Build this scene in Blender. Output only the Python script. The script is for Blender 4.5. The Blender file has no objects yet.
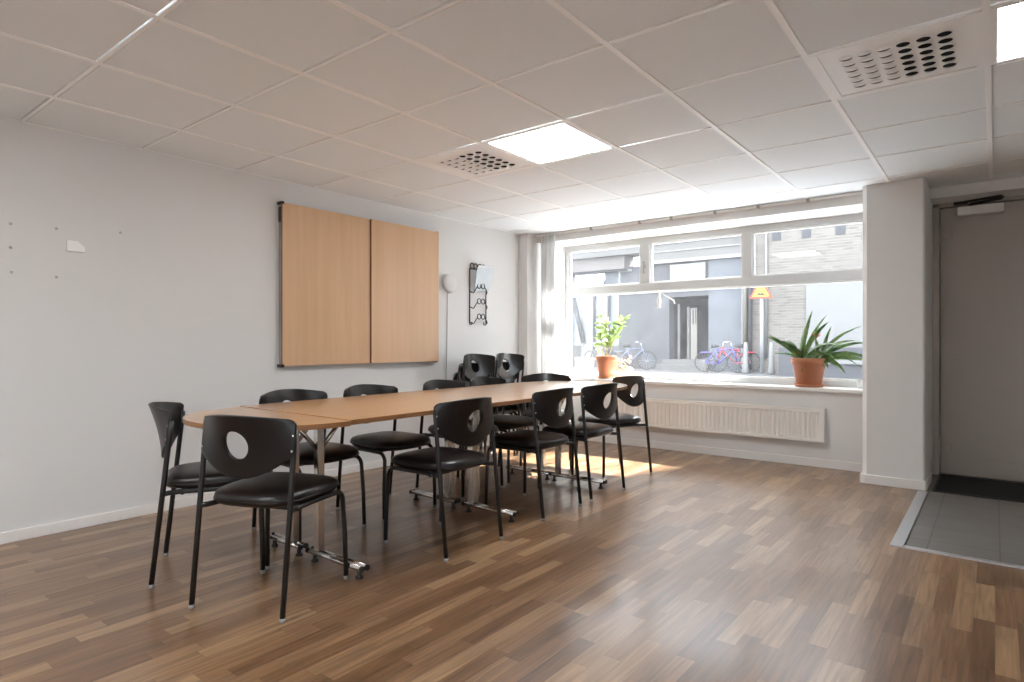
import bpy, bmesh, math, random
from mathutils import Vector, Matrix
random.seed(7)
PI = math.pi
sc = bpy.context.scene
COL = sc.collection

# ------------------------------------------------------------------ materials
def new_mat(name):
    m = bpy.data.materials.new(name); m.use_nodes = True
    nt = m.node_tree
    b = nt.nodes['Principled BSDF']
    return m, nt, b

def N(nt, t, **kw):
    n = nt.nodes.new(t)
    for k, v in kw.items(): setattr(n, k, v)
    return n

def mth(nt, op, a, b=None, c=None):
    n = N(nt, 'ShaderNodeMath', operation=op)
    for i, v in enumerate((a, b, c)):
        if v is None: continue
        if isinstance(v, (int, float)): n.inputs[i].default_value = v
        else: nt.links.new(v, n.inputs[i])
    return n.outputs[0]

def pmat(name, col, rough=0.5, metal=0.0, spec=0.5, nscale=0, namt=0.0, bump=0.0, bscale=200, coat=0.0):
    """principled with a little procedural mottling and bump"""
    m, nt, b = new_mat(name)
    b.inputs['Roughness'].default_value = rough
    b.inputs['Metallic'].default_value = metal
    b.inputs['Specular IOR Level'].default_value = spec
    b.inputs['Coat Weight'].default_value = coat
    c = (*col, 1)
    b.inputs['Base Color'].default_value = c
    tc = N(nt, 'ShaderNodeTexCoord')
    if namt:
        no = N(nt, 'ShaderNodeTexNoise'); no.inputs['Scale'].default_value = nscale; no.inputs['Detail'].default_value = 5
        nt.links.new(tc.outputs['Object'], no.inputs['Vector'])
        mx = N(nt, 'ShaderNodeMix', data_type='RGBA')
        mx.inputs['A'].default_value = tuple(x*(1-namt) for x in col)+(1,)
        mx.inputs['B'].default_value = tuple(min(1, x*(1+namt)) for x in col)+(1,)
        nt.links.new(no.outputs['Fac'], mx.inputs['Factor'])
        nt.links.new(mx.outputs['Result'], b.inputs['Base Color'])
    if bump:
        no2 = N(nt, 'ShaderNodeTexNoise'); no2.inputs['Scale'].default_value = bscale; no2.inputs['Detail'].default_value = 3
        nt.links.new(tc.outputs['Object'], no2.inputs['Vector'])
        bp = N(nt, 'ShaderNodeBump'); bp.inputs['Strength'].default_value = bump; bp.inputs['Distance'].default_value = 0.002
        nt.links.new(no2.outputs['Fac'], bp.inputs['Height'])
        nt.links.new(bp.outputs['Normal'], b.inputs['Normal'])
    return m

def emat(name, col, s):
    m, nt, b = new_mat(name)
    b.inputs['Base Color'].default_value = (.9, .9, .9, 1)
    b.inputs['Emission Color'].default_value = (*col, 1)
    b.inputs['Emission Strength'].default_value = s
    return m

def floor_mat():
    m, nt, b = new_mat('oak_strip_parquet')
    geo = N(nt, 'ShaderNodeNewGeometry')
    sp = N(nt, 'ShaderNodeSeparateXYZ'); nt.links.new(geo.outputs['Position'], sp.inputs[0])
    W, L = 0.066, 0.44
    xr = mth(nt, 'DIVIDE', sp.outputs['X'], W)
    row = mth(nt, 'FLOOR', xr)
    wn = N(nt, 'ShaderNodeTexWhiteNoise', noise_dimensions='1D'); nt.links.new(row, wn.inputs['W'])
    yo = mth(nt, 'ADD', mth(nt, 'DIVIDE', sp.outputs['Y'], L), mth(nt, 'MULTIPLY', wn.outputs['Value'], 7.3))
    coli = mth(nt, 'FLOOR', yo)
    cb = N(nt, 'ShaderNodeCombineXYZ'); nt.links.new(row, cb.inputs[0]); nt.links.new(coli, cb.inputs[1])
    wn2 = N(nt, 'ShaderNodeTexWhiteNoise', noise_dimensions='2D'); nt.links.new(cb.outputs[0], wn2.inputs['Vector'])
    ramp = N(nt, 'ShaderNodeValToRGB')
    cr = ramp.color_ramp
    cr.elements[0].position = 0; cr.elements[0].color = (.150, .076, .034, 1)
    cr.elements[1].position = 1; cr.elements[1].color = (.355, .218, .115, 1)
    e = cr.elements.new(.35); e.color = (.208, .110, .052, 1)
    e = cr.elements.new(.72); e.color = (.260, .147, .075, 1)
    nt.links.new(wn2.outputs['Value'], ramp.inputs[0])
    # grain stretched along the strips
    mp = N(nt, 'ShaderNodeMapping'); mp.inputs['Scale'].default_value = (60, 3.2, 1)
    ad = N(nt, 'ShaderNodeVectorMath', operation='ADD')
    sc2 = N(nt, 'ShaderNodeVectorMath', operation='SCALE'); sc2.inputs['Scale'].default_value = 0.37
    nt.links.new(wn2.outputs['Color'], sc2.inputs[0])
    nt.links.new(geo.outputs['Position'], ad.inputs[0]); nt.links.new(sc2.outputs[0], ad.inputs[1])
    nt.links.new(ad.outputs[0], mp.inputs['Vector'])
    no = N(nt, 'ShaderNodeTexNoise'); no.inputs['Scale'].default_value = 1.0; no.inputs['Detail'].default_value = 6; no.inputs['Distortion'].default_value = .6
    nt.links.new(mp.outputs[0], no.inputs['Vector'])
    gr = N(nt, 'ShaderNodeMapRange'); gr.inputs['From Min'].default_value = .3; gr.inputs['From Max'].default_value = .72
    gr.inputs['To Min'].default_value = .62; gr.inputs['To Max'].default_value = 1.25
    nt.links.new(no.outputs['Fac'], gr.inputs['Value'])
    # seams
    fx = mth(nt, 'FRACT', xr); fy = mth(nt, 'FRACT', yo)
    sx = mth(nt, 'MINIMUM', fx, mth(nt, 'SUBTRACT', 1, fx))
    sy = mth(nt, 'MINIMUM', fy, mth(nt, 'SUBTRACT', 1, fy))
    seam = mth(nt, 'MAXIMUM', mth(nt, 'LESS_THAN', sx, .012), mth(nt, 'LESS_THAN', sy, .0018))
    fac = mth(nt, 'MULTIPLY', gr.outputs[0], mth(nt, 'SUBTRACT', 1, mth(nt, 'MULTIPLY', seam, .35)))
    vm = N(nt, 'ShaderNodeVectorMath', operation='SCALE')
    nt.links.new(ramp.outputs['Color'], vm.inputs[0]); nt.links.new(fac, vm.inputs['Scale'])
    nt.links.new(vm.outputs[0], b.inputs['Base Color'])
    # slightly worn lacquer
    n3 = N(nt, 'ShaderNodeTexNoise'); n3.inputs['Scale'].default_value = 1.6; n3.inputs['Detail'].default_value = 4
    nt.links.new(geo.outputs['Position'], n3.inputs['Vector'])
    rr = N(nt, 'ShaderNodeMapRange'); rr.inputs['To Min'].default_value = .24; rr.inputs['To Max'].default_value = .40
    nt.links.new(n3.outputs['Fac'], rr.inputs['Value']); nt.links.new(rr.outputs[0], b.inputs['Roughness'])
    b.inputs['Specular IOR Level'].default_value = .6; b.inputs['Coat Weight'].default_value = .30; b.inputs['Coat Roughness'].default_value = .17; b.inputs['Coat IOR'].default_value = 1.6
    bp = N(nt, 'ShaderNodeBump'); bp.inputs['Strength'].default_value = .12; bp.inputs['Distance'].default_value = .001
    nt.links.new(fac, bp.inputs['Height']); nt.links.new(bp.outputs['Normal'], b.inputs['Normal'])
    return m

def wood_mat(name, c1, c2, scale, rough=.35, spec=.5, coat=0):
    m, nt, b = new_mat(name); b.inputs['Coat Weight'].default_value = coat; b.inputs['Coat Roughness'].default_value = .2; b.inputs['Coat IOR'].default_value = 1.6
    tc = N(nt, 'ShaderNodeTexCoord')
    mp = N(nt, 'ShaderNodeMapping'); mp.inputs['Scale'].default_value = scale
    nt.links.new(tc.outputs['Object'], mp.inputs['Vector'])
    no = N(nt, 'ShaderNodeTexNoise'); no.inputs['Scale'].default_value = 1; no.inputs['Detail'].default_value = 7; no.inputs['Distortion'].default_value = .4
    nt.links.new(mp.outputs[0], no.inputs['Vector'])
    rp = N(nt, 'ShaderNodeValToRGB'); rp.color_ramp.elements[0].position = .3; rp.color_ramp.elements[1].position = .7
    rp.color_ramp.elements[0].color = (*c1, 1); rp.color_ramp.elements[1].color = (*c2, 1)
    nt.links.new(no.outputs['Fac'], rp.inputs[0]); nt.links.new(rp.outputs[0], b.inputs['Base Color'])
    b.inputs['Roughness'].default_value = rough; b.inputs['Specular IOR Level'].default_value = spec
    return m

def brick_mat(name, c1, c2, mortar, bw=.25, bh=.078, off=(0, 0)):
    m, nt, b = new_mat(name)
    geo = N(nt, 'ShaderNodeNewGeometry')
    sp = N(nt, 'ShaderNodeSeparateXYZ'); nt.links.new(geo.outputs['Position'], sp.inputs[0])
    cb = N(nt, 'ShaderNodeCombineXYZ')
    nt.links.new(sp.outputs['X'], cb.inputs[0]); nt.links.new(sp.outputs['Z'], cb.inputs[1])
    br = N(nt, 'ShaderNodeTexBrick'); br.inputs['Scale'].default_value = 1
    br.inputs['Brick Width'].default_value = bw; br.inputs['Row Height'].default_value = bh
    br.inputs['Mortar Size'].default_value = .012
    br.inputs['Color1'].default_value = (*c1, 1); br.inputs['Color2'].default_value = (*c2, 1); br.inputs['Mortar'].default_value = (*mortar, 1)
    nt.links.new(cb.outputs[0], br.inputs['Vector'])
    nt.links.new(br.outputs['Color'], b.inputs['Base Color'])
    b.inputs['Roughness'].default_value = .9
    return m

def tile_mat():
    m, nt, b = new_mat('grey_floor_tile')
    geo = N(nt, 'ShaderNodeNewGeometry')
    br = N(nt, 'ShaderNodeTexBrick'); br.offset = 0; br.inputs['Scale'].default_value = 1
    br.inputs['Brick Width'].default_value = .30; br.inputs['Row Height'].default_value = .30
    br.inputs['Mortar Size'].default_value = .004
    br.inputs['Color1'].default_value = (.155, .142, .132, 1); br.inputs['Color2'].default_value = (.178, .165, .152, 1); br.inputs['Mortar'].default_value = (.10, .09, .082, 1)
    mp = N(nt, 'ShaderNodeMapping'); mp.inputs['Location'].default_value = (.28, .17, 0)
    nt.links.new(geo.outputs['Position'], mp.inputs[0]); nt.links.new(mp.outputs[0], br.inputs['Vector'])
    no = N(nt, 'ShaderNodeTexNoise'); no.inputs['Scale'].default_value = 5; no.inputs['Detail'].default_value = 6
    nt.links.new(geo.outputs['Position'], no.inputs['Vector'])
    mr = N(nt, 'ShaderNodeMapRange'); mr.inputs['To Min'].default_value = .8; mr.inputs['To Max'].default_value = 1.25
    nt.links.new(no.outputs['Fac'], mr.inputs['Value'])
    vm = N(nt, 'ShaderNodeVectorMath', operation='SCALE'); nt.links.new(br.outputs['Color'], vm.inputs[0]); nt.links.new(mr.outputs[0], vm.inputs['Scale'])
    nt.links.new(vm.outputs[0], b.inputs['Base Color']); b.inputs['Roughness'].default_value = .38
    return m

def glass_mat():
    m = bpy.data.materials.new('dusty_window_glass'); m.use_nodes = True
    nt = m.node_tree; nt.nodes.clear()
    out = N(nt, 'ShaderNodeOutputMaterial')
    tr = N(nt, 'ShaderNodeBsdfTransparent'); tr.inputs[0].default_value = (.97, .98, .98, 1)
    gl = N(nt, 'ShaderNodeBsdfGlossy'); gl.inputs['Roughness'].default_value = .02
    du = N(nt, 'ShaderNodeBsdfTranslucent'); du.inputs[0].default_value = (.95, .97, 1.0, 1)
    lw = N(nt, 'ShaderNodeLayerWeight'); lw.inputs['Blend'].default_value = .5
    frv = mth(nt, 'ADD', mth(nt, 'MULTIPLY', mth(nt, 'POWER', lw.outputs['Facing'], 5), .8), .012)
    m1 = N(nt, 'ShaderNodeMixShader'); nt.links.new(frv, m1.inputs[0]); nt.links.new(tr.outputs[0], m1.inputs[1]); nt.links.new(gl.outputs[0], m1.inputs[2])
    tc = N(nt, 'ShaderNodeTexCoord')
    no = N(nt, 'ShaderNodeTexNoise'); no.inputs['Scale'].default_value = 7; no.inputs['Detail'].default_value = 8; no.inputs['Roughness'].default_value = .7
    nt.links.new(tc.outputs['Object'], no.inputs['Vector'])
    mr = N(nt, 'ShaderNodeMapRange'); mr.inputs['From Min'].default_value = .35; mr.inputs['From Max'].default_value = .8
    mr.inputs['To Min'].default_value = GLASS_DUST*.7; mr.inputs['To Max'].default_value = GLASS_DUST*1.7
    nt.links.new(no.outputs['Fac'], mr.inputs['Value'])
    m2 = N(nt, 'ShaderNodeMixShader'); nt.links.new(mr.outputs[0], m2.inputs[0]); nt.links.new(m1.outputs[0], m2.inputs[1]); nt.links.new(du.outputs[0], m2.inputs[2])
    nt.links.new(m2.outputs[0], out.inputs[0])
    return m

def cloth_mat():
    m = bpy.data.materials.new('white_curtain_cloth'); m.use_nodes = True
    nt = m.node_tree; b = nt.nodes['Principled BSDF']; out = nt.nodes['Material Output']
    b.inputs['Base Color'].default_value = (.90, .90, .90, 1); b.inputs['Roughness'].default_value = .85
    tl = N(nt, 'ShaderNodeBsdfTranslucent'); tl.inputs[0].default_value = (.92, .92, .92, 1)
    wv = N(nt, 'ShaderNodeTexNoise'); wv.inputs['Scale'].default_value = 400
    bp = N(nt, 'ShaderNodeBump'); bp.inputs['Strength'].default_value = .1
    nt.links.new(wv.outputs['Fac'], bp.inputs['Height']); nt.links.new(bp.outputs['Normal'], b.inputs['Normal'])
    mx = N(nt, 'ShaderNodeMixShader'); mx.inputs[0].default_value = .25
    nt.links.new(b.outputs[0], mx.inputs[1]); nt.links.new(tl.outputs[0], mx.inputs[2]); nt.links.new(mx.outputs[0], out.inputs[0])
    return m

def leaf_mat(name, c1, c2):
    m = bpy.data.materials.new(name); m.use_nodes = True
    nt = m.node_tree; b = nt.nodes['Principled BSDF']; out = nt.nodes['Material Output']
    tc = N(nt, 'ShaderNodeTexCoord')
    no = N(nt, 'ShaderNodeTexNoise'); no.inputs['Scale'].default_value = 14; no.inputs['Detail'].default_value = 3
    nt.links.new(tc.outputs['Object'], no.inputs['Vector'])
    rp = N(nt, 'ShaderNodeValToRGB'); rp.color_ramp.elements[0].position = .38; rp.color_ramp.elements[1].position = .62
    rp.color_ramp.elements[0].color = (*c1, 1); rp.color_ramp.elements[1].color = (*c2, 1)
    nt.links.new(no.outputs['Fac'], rp.inputs[0]); nt.links.new(rp.outputs[0], b.inputs['Base Color'])
    b.inputs['Roughness'].default_value = .4
    tl = N(nt, 'ShaderNodeBsdfTranslucent'); nt.links.new(rp.outputs[0], tl.inputs[0])
    mx = N(nt, 'ShaderNodeMixShader'); mx.inputs[0].default_value = .25
    nt.links.new(b.outputs[0], mx.inputs[1]); nt.links.new(tl.outputs[0], mx.inputs[2]); nt.links.new(mx.outputs[0], out.inputs[0])
    return m

# tunables for light
SUN, SKY, PANEL, EXPO, GLASS_DUST = 15.0, 3.1, 9, 1.84, 0.006

M = dict(
    floor=floor_mat(), tile=tile_mat(), glass=glass_mat(), cloth=cloth_mat(),
    wall=pmat('painted_wall', (.72, .71, .698), .7, nscale=2.5, namt=.015, bump=.15, bscale=90),
    ceil=pmat('ceiling_tile', (.835, .865, .88), .9, nscale=300, namt=.04, bump=.2, bscale=400),
    tbar=pmat('white_enamel', (.95, .95, .945), .6, nscale=20, namt=.01),
    white=pmat('white_paint', (.82, .81, .79), .4, nscale=8, namt=.01),
    skirt=pmat('skirting_paint', (.78, .755, .73), .45, nscale=8, namt=.015),
    frame=pmat('window_frame_paint', (.56, .565, .56), .4, nscale=6, namt=.02),
    reveal=pmat('lintel_paint', (.78, .77, .75), .6, nscale=6, namt=.01),
    door=pmat('door_grey_beige', (.44, .40, .355), .45, nscale=4, namt=.02),
    doorframe=pmat('door_frame_paint', (.45, .41, .365), .5, nscale=4, namt=.02),
    steel=pmat('brushed_steel', (.55, .55, .56), .3, 1.0, nscale=60, namt=.05),
    chrome=pmat('chrome', (.72, .70, .67), .18, 1.0, nscale=60, namt=.03),
    alu=pmat('aluminium_strip', (.62, .63, .65), .35, .9, nscale=80, namt=.03),
    dark=pmat('dark_metal', (.03, .028, .027), .45, .3, nscale=40, namt=.1),
    blackmetal=pmat('black_powder_coat', (.012, .011, .011), .38, 0, .5, nscale=60, namt=.1),
    shell=pmat('black_plastic_shell', (.010, .008, .008), .32, 0, .4, nscale=30, namt=.08, bump=.08, bscale=500),
    leather=pmat('black_leatherette', (.010, .0075, .007), .34, 0, .45, nscale=25, namt=.15, bump=.25, bscale=260),
    rubber=pmat('grey_glide', (.32, .31, .30), .6, nscale=20, namt=.05),
    bolt=pmat('bolt_head', (.55, .54, .53), .3, .8, nscale=20, namt=.05),
    top=wood_mat('beech_laminate', (.50, .245, .092), (.56, .29, .118), (30, 1.6, 10), .30, coat=1.0),
    edge=wood_mat('beech_edge', (.27, .125, .048), (.34, .165, .07), (3, 3, 60), .4),
    boarddoor=wood_mat('pale_beech_veneer', (.60, .375, .215), (.66, .425, .255), (18, 16, .9), .34),
    boardedge=wood_mat('beech_lipping', (.20, .10, .045), (.26, .135, .065), (20, 20, 1), .5),
    boardbody=pmat('grey_cabinet_body', (.34, .33, .32), .5, .2, nscale=20, namt=.03),
    panel=emat('lit_diffuser', (.95, .975, 1.0), PANEL), panel_dim=emat('dimmed_diffuser', (.95, .97, 1.0), 1.6),
    iron=pmat('wrought_iron', (.015, .015, .016), .5, .4, nscale=60, namt=.2),
    folder=pmat('grey_blue_folder', (.52, .545, .57), .3, .2, nscale=10, namt=.08),
    paper=pmat('paper', (.74, .73, .72), .8, nscale=10, namt=.02),
    cord=pmat('grey_cord', (.50, .49, .48), .6, nscale=10, namt=.02),
    terracotta=pmat('terracotta', (.47, .185, .095), .75, nscale=14, namt=.12, bump=.15, bscale=120),
    soil=pmat('potting_soil', (.045, .03, .02), .95, nscale=60, namt=.4, bump=.8, bscale=90),
    mat_black=pmat('black_bristle_mat', (.008, .007, .007), .95, nscale=200, namt=.5, bump=1.0, bscale=300),
    hole=pmat('vent_dark', (.02, .019, .018), .9, nscale=30, namt=.1),
    leafA=leaf_mat('pale_green_leaf', (.20, .31, .09), (.46, .54, .24)),
    leafB=leaf_mat('strap_leaf', (.07, .155, .05), (.24, .36, .12)),
    leafC=leaf_mat('faded_orange_leaf', (.75, .36, .20), (.80, .55, .38)),
    stem=pmat('plant_stem', (.36, .33, .16), .6, nscale=30, namt=.2),
    flower=pmat('coral_bud', (.78, .30, .20), .5, nscale=30, namt=.2),
    radiator=pmat('radiator_enamel', (.80, .775, .73), .35, nscale=6, namt=.01),
    # street
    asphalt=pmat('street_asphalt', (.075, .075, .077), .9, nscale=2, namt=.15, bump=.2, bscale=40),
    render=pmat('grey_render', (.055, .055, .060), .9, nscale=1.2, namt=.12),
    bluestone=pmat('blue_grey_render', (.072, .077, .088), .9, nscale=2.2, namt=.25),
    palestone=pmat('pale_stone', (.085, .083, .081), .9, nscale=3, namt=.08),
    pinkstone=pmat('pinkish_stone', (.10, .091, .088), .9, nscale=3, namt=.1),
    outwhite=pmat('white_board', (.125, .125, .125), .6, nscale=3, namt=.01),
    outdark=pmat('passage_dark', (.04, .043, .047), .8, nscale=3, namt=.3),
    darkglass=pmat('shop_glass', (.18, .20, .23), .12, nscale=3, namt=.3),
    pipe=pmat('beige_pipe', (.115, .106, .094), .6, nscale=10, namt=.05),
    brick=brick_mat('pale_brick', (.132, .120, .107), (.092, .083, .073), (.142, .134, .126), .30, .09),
    signred=pmat('sign_red', (.42, .035, .02), .5, nscale=10, namt=.03),
    signyellow=pmat('sign_yellow', (.50, .235, .02), .5, nscale=10, namt=.03),
    signblack=pmat('sign_black', (.02, .02, .02), .5, nscale=10, namt=.03),
    galv=pmat('galvanised_post', (.26, .27, .285), .5, .2, nscale=10, namt=.05),
    bikeblue=pmat('violet_blue_paint', (.07, .06, .22), .35, nscale=10, namt=.05),
    bikered=pmat('red_paint', (.32, .015, .04), .35, nscale=10, namt=.05),
    bikegrey=pmat('grey_blue_paint', (.09, .105, .15), .35, nscale=10, namt=.05),
    tyre=pmat('tyre_rubber', (.03, .03, .033), .8, nscale=20, namt=.1),
)

# ------------------------------------------------------------------ mesh builder
class MB:
    def __init__(s): s.v = []; s.f = []; s.m = []; s.sm = []
    def add(s, vs, fs, mi=0, smooth=False):
        b = len(s.v); s.v += [tuple(p) for p in vs]
        for f in fs: s.f.append([i+b for i in f]); s.m.append(mi); s.sm.append(smooth)
    def box(s, x0, x1, y0, y1, z0, z1, mi=0):
        vs = [(x, y, z) for z in (z0, z1) for y in (y0, y1) for x in (x0, x1)]
        s.add(vs, [(0, 2, 3, 1), (4, 5, 7, 6), (0, 1, 5, 4), (2, 6, 7, 3), (0, 4, 6, 2), (1, 3, 7, 5)], mi)
    def tube(s, pts, r, n=10, mi=0, cap=True, closed=False):
        pts = [Vector(p) for p in pts]; k = len(pts)
        rs = r if isinstance(r, (list, tuple)) else [r]*k
        T = []
        for i in range(k):
            if closed: t = pts[(i+1) % k]-pts[i-1]
            else: t = pts[min(i+1, k-1)]-pts[max(i-1, 0)]
            T.append(t.normalized())
        a = Vector((0, 0, 1)) if abs(T[0].z) < .9 else Vector((1, 0, 0))
        u = T[0].cross(a).normalized(); vs = []
        for i in range(k):
            u = (u - T[i]*u.dot(T[i])).normalized(); w = T[i].cross(u)
            for j in range(n):
                an = 2*PI*j/n
                vs.append(pts[i]+(u*math.cos(an)+w*math.sin(an))*rs[i])
        fs = []
        for i in range(k if closed else k-1):
            for j in range(n):
                i2 = (i+1) % k
                fs.append((i*n+j, i*n+(j+1) % n, i2*n+(j+1) % n, i2*n+j))
        s.add(vs, fs, mi, True)
        if cap and not closed:
            b = len(s.v)-len(vs)
            s.f.append([b+j for j in range(n)][::-1]); s.m.append(mi); s.sm.append(False)
            s.f.append([b+(k-1)*n+j for j in range(n)]); s.m.append(mi); s.sm.append(False)
    def lathe(s, prof, c=(0, 0, 0), n=32, mi=0, axis='z', smooth=True, caps=True):
        vs = []
        for (r, z) in prof:
            for j in range(n):
                a = 2*PI*j/n; p = (r*math.cos(a), r*math.sin(a), z)
                if axis == 'x': p = (p[2], p[0], p[1])
                if axis == 'y': p = (p[0], p[2], p[1])
                vs.append((p[0]+c[0], p[1]+c[1], p[2]+c[2]))
        fs = [(i*n+j, i*n+(j+1) % n, (i+1)*n+(j+1) % n, (i+1)*n+j) for i in range(len(prof)-1) for j in range(n)]
        s.add(vs, fs, mi, smooth)
        b = len(s.v)-len(vs)
        if not caps: return
        if prof[0][0] > 1e-5: s.f.append([b+j for j in range(n)][::-1]); s.m.append(mi); s.sm.append(False)
        if prof[-1][0] > 1e-5: s.f.append([b+(len(prof)-1)*n+j for j in range(n)]); s.m.append(mi); s.sm.append(False)
    def prism(s, poly, z0, z1, mi=0, miside=None):
        n = len(poly)
        s.add([(x, y, z0) for x, y in poly]+[(x, y, z1) for x, y in poly], [], mi)
        b = len(s.v)-2*n
        s.f.append([b+i for i in range(n)][::-1]); s.m.append(mi); s.sm.append(False)
        s.f.append([b+n+i for i in range(n)]); s.m.append(mi); s.sm.append(False)
        for i in range(n):
            j = (i+1) % n
            s.f.append([b+i, b+j, b+n+j, b+n+i]); s.m.append(mi if miside is None else miside); s.sm.append(False)
    def build(s, name, mats, parent=None, bevel=0, bseg=2, fix=True):
        me = bpy.data.meshes.new(name)
        me.from_pydata(s.v, [], s.f)
        mats = mats if isinstance(mats, (list, tuple)) else [mats]
        for m in mats: me.materials.append(m)
        me.polygons.foreach_set('material_index', s.m)
        me.polygons.foreach_set('use_smooth', s.sm)
        if fix or bevel:
            bm = bmesh.new(); bm.from_mesh(me)
            if fix == 'weld': bmesh.ops.remove_doubles(bm, verts=bm.verts, dist=1e-5)
            bmesh.ops.recalc_face_normals(bm, faces=bm.faces)
            bm.to_mesh(me); bm.free()
        me.update()
        o = bpy.data.objects.new(name, me); COL.objects.link(o)
        if parent is not None: o.parent = parent
        if bevel:
            md = o.modifiers.new('bevel', 'BEVEL'); md.width = bevel; md.segments = bseg; md.limit_method = 'ANGLE'
        return o

def tag(o, label=None, cat=None, group=None, kind=None):
    if label: o['label'] = label
    if cat: o['category'] = cat
    if group: o['group'] = group
    if kind: o['kind'] = kind
    return o
def empty(name, loc=(0, 0, 0), rz=0, label=None, cat=None, group=None, kind=None):
    o = bpy.data.objects.new(name, None); COL.objects.link(o)
    o.location = loc; o.rotation_euler = (0, 0, rz); o.empty_display_size = .1
    return tag(o, label, cat, group, kind)
def kids(o): return [c for c in bpy.data.objects if c.parent == o]
def copy_tree(o, parent=None):
    c = o.copy(); COL.objects.link(c)
    if parent is not None: c.parent = parent
    for ch in list(kids(o)): copy_tree(ch, c)
    return c
def box_obj(name, b, mat, parent=None, bevel=0):
    mb = MB(); mb.box(*b); return mb.build(name, mat, parent, bevel)
def struct(o, label=None, cat=None): return tag(o, label, cat, kind='structure')
def arc(c, r, a0, a1, ax, ay, n=8):
    c = Vector(c); ax = Vector(ax); ay = Vector(ay)
    return [c+ax*(r*math.cos(a0+(a1-a0)*i/n))+ay*(r*math.sin(a0+(a1-a0)*i/n)) for i in range(n+1)]

# ------------------------------------------------------------------ room constants (metres; camera above the origin)
CEIL = 2.272
XL, XR, YF, YW = -4.158, 2.2, -2.2, 5.79
GX0, GD, GY0 = -4.2224, .5997, .9707   # ceiling grid
GDY = .6013
XCR0, XCR1 = -.80, -.40                 # right column
YC = 5.345                              # column front
XWL, XWR = -3.92, -.801                  # window opening
YFR = 5.98                              # window frame inner face
ZS = .683                               # sill top
ZL = 2.18                               # underside of lintel

# floor ---------------------------------------------------------------
mb = MB()
ex, ey = -.425, 3.79
mb.box(XL-.1, ex, YF-.1, 6.3, -.06, 0)
mb.box(ex, XR+.1, YF-.1, ey, -.06, 0)
struct(mb.build('floor', M['floor']), 'brown strip parquet floor of the room', 'floor')
mb = MB(); mb.box(ex, XR+.1, ey, 6.3, -.06, -.004)
struct(mb.build('floor_entry', M['tile']), 'grey tiled floor in front of the door', 'floor')
mb = MB()
mb.prism([(ex-.012, ey-.012), (ex+.05, ey-.012), (ex+.05, 5.28), (ex-.012, 5.28)], -.004, .008)
struct(mb.build('trim_1', M['alu'], bevel=.003), 'wide metal strip between parquet and entry tiles', 'trim')
mb = MB(); mb.box(ex+.05, XR, ey-.012, ey+.022, -.004, .008)
struct(mb.build('trim_2', M['alu'], bevel=.003), 'thin metal strip along the front of the entry tiles', 'trim')

# walls ---------------------------------------------------------------
mb = MB(); mb.box(XL-.2, XL, YF-.2, 6.3, -.06, CEIL+.4)
wl = struct(mb.build('wall_left', M['wall']), 'long white painted wall behind the meeting table', 'wall')
mb = MB()
RY0, RY1, RZ0, RZ1 = -1.9, -.35, .85, 2.12           # opening added for fill light, behind the camera on the right
mb.box(XR, XR+.2, YF-.2, RY0, -.06, CEIL+.4); mb.box(XR, XR+.2, RY1, 6.3, -.06, CEIL+.4)
mb.box(XR, XR+.2, RY0, RY1, -.06, RZ0); mb.box(XR, XR+.2, RY0, RY1, RZ1, CEIL+.4)
struct(mb.build('wall_right', M['wall']), 'white side wall with an added fill window, right of the camera', 'wall')
w2 = empty('fill_window', (XR+.1, 0, 0), 0, 'added side window right of the camera, unseen, for fill light', 'window', kind='structure')  # unseen window added to brighten the left wall and ceiling
mb = MB()
for (a, b, c_, d) in ((RY0, RY1, RZ0, RZ0+.05), (RY0, RY1, RZ1-.05, RZ1), (RY0, RY0+.05, RZ0+.05, RZ1-.05), (RY1-.05, RY1, RZ0+.05, RZ1-.05), (-.93, -.87, RZ0+.05, RZ1-.05)):
    mb.box(-.03, .03, a, b, c_, d)
mb.build('frame', M['frame'], w2)
for a, b in ((RY0+.05, -.93), (-.87, RY1-.05)):
    mb = MB(); mb.box(-.003, .003, a, b, RZ0+.05, RZ1-.05); mb.build('pane', M['glass'], w2)
struct(box_obj('wall_front', (XL-.2, XR+.2, YF-.2, YF, -.06, CEIL+.4), M['wall']))
mb = MB()
mb.box(XL, XCR0, YW, 6.10, -.06, ZS-.03)                      # below the window
mb.box(XL, XWL, YW, 6.10, ZS-.03, ZL)                        # left of the window
mb.box(XL, XCR0, 5.57, 6.10, ZL, CEIL+.4)                    # lintel
mb.box(XCR1, XR+.1, YW-.02, 6.28, 2.19, CEIL+.4)             # header over the door
mb.box(.72, XR+.1, YW-.02, 6.28, -.06, 2.19)                 # right of the door
wb = struct(mb.build('wall_back', M['wall']), 'white wall holding the big window and the door', 'wall')
# columns
mb = MB(); mb.box(XL, -4.035, 5.40, YW, 0, CEIL+.05)
struct(mb.build('column_left', M['wall'], bevel=.006), 'shallow white pier in the far corner beside the curtain', 'column')
mb = MB()
mb.prism([(XCR0+.032, YC), (XCR1-.012, YC), (XCR1, YC+.012), (XCR1, 6.27), (XCR0, 6.27), (XCR0, YC+.03)], 0, CEIL+.05)
struct(mb.build('column_right', M['wall']), 'broad square white pier between the window and the door', 'column')
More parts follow.
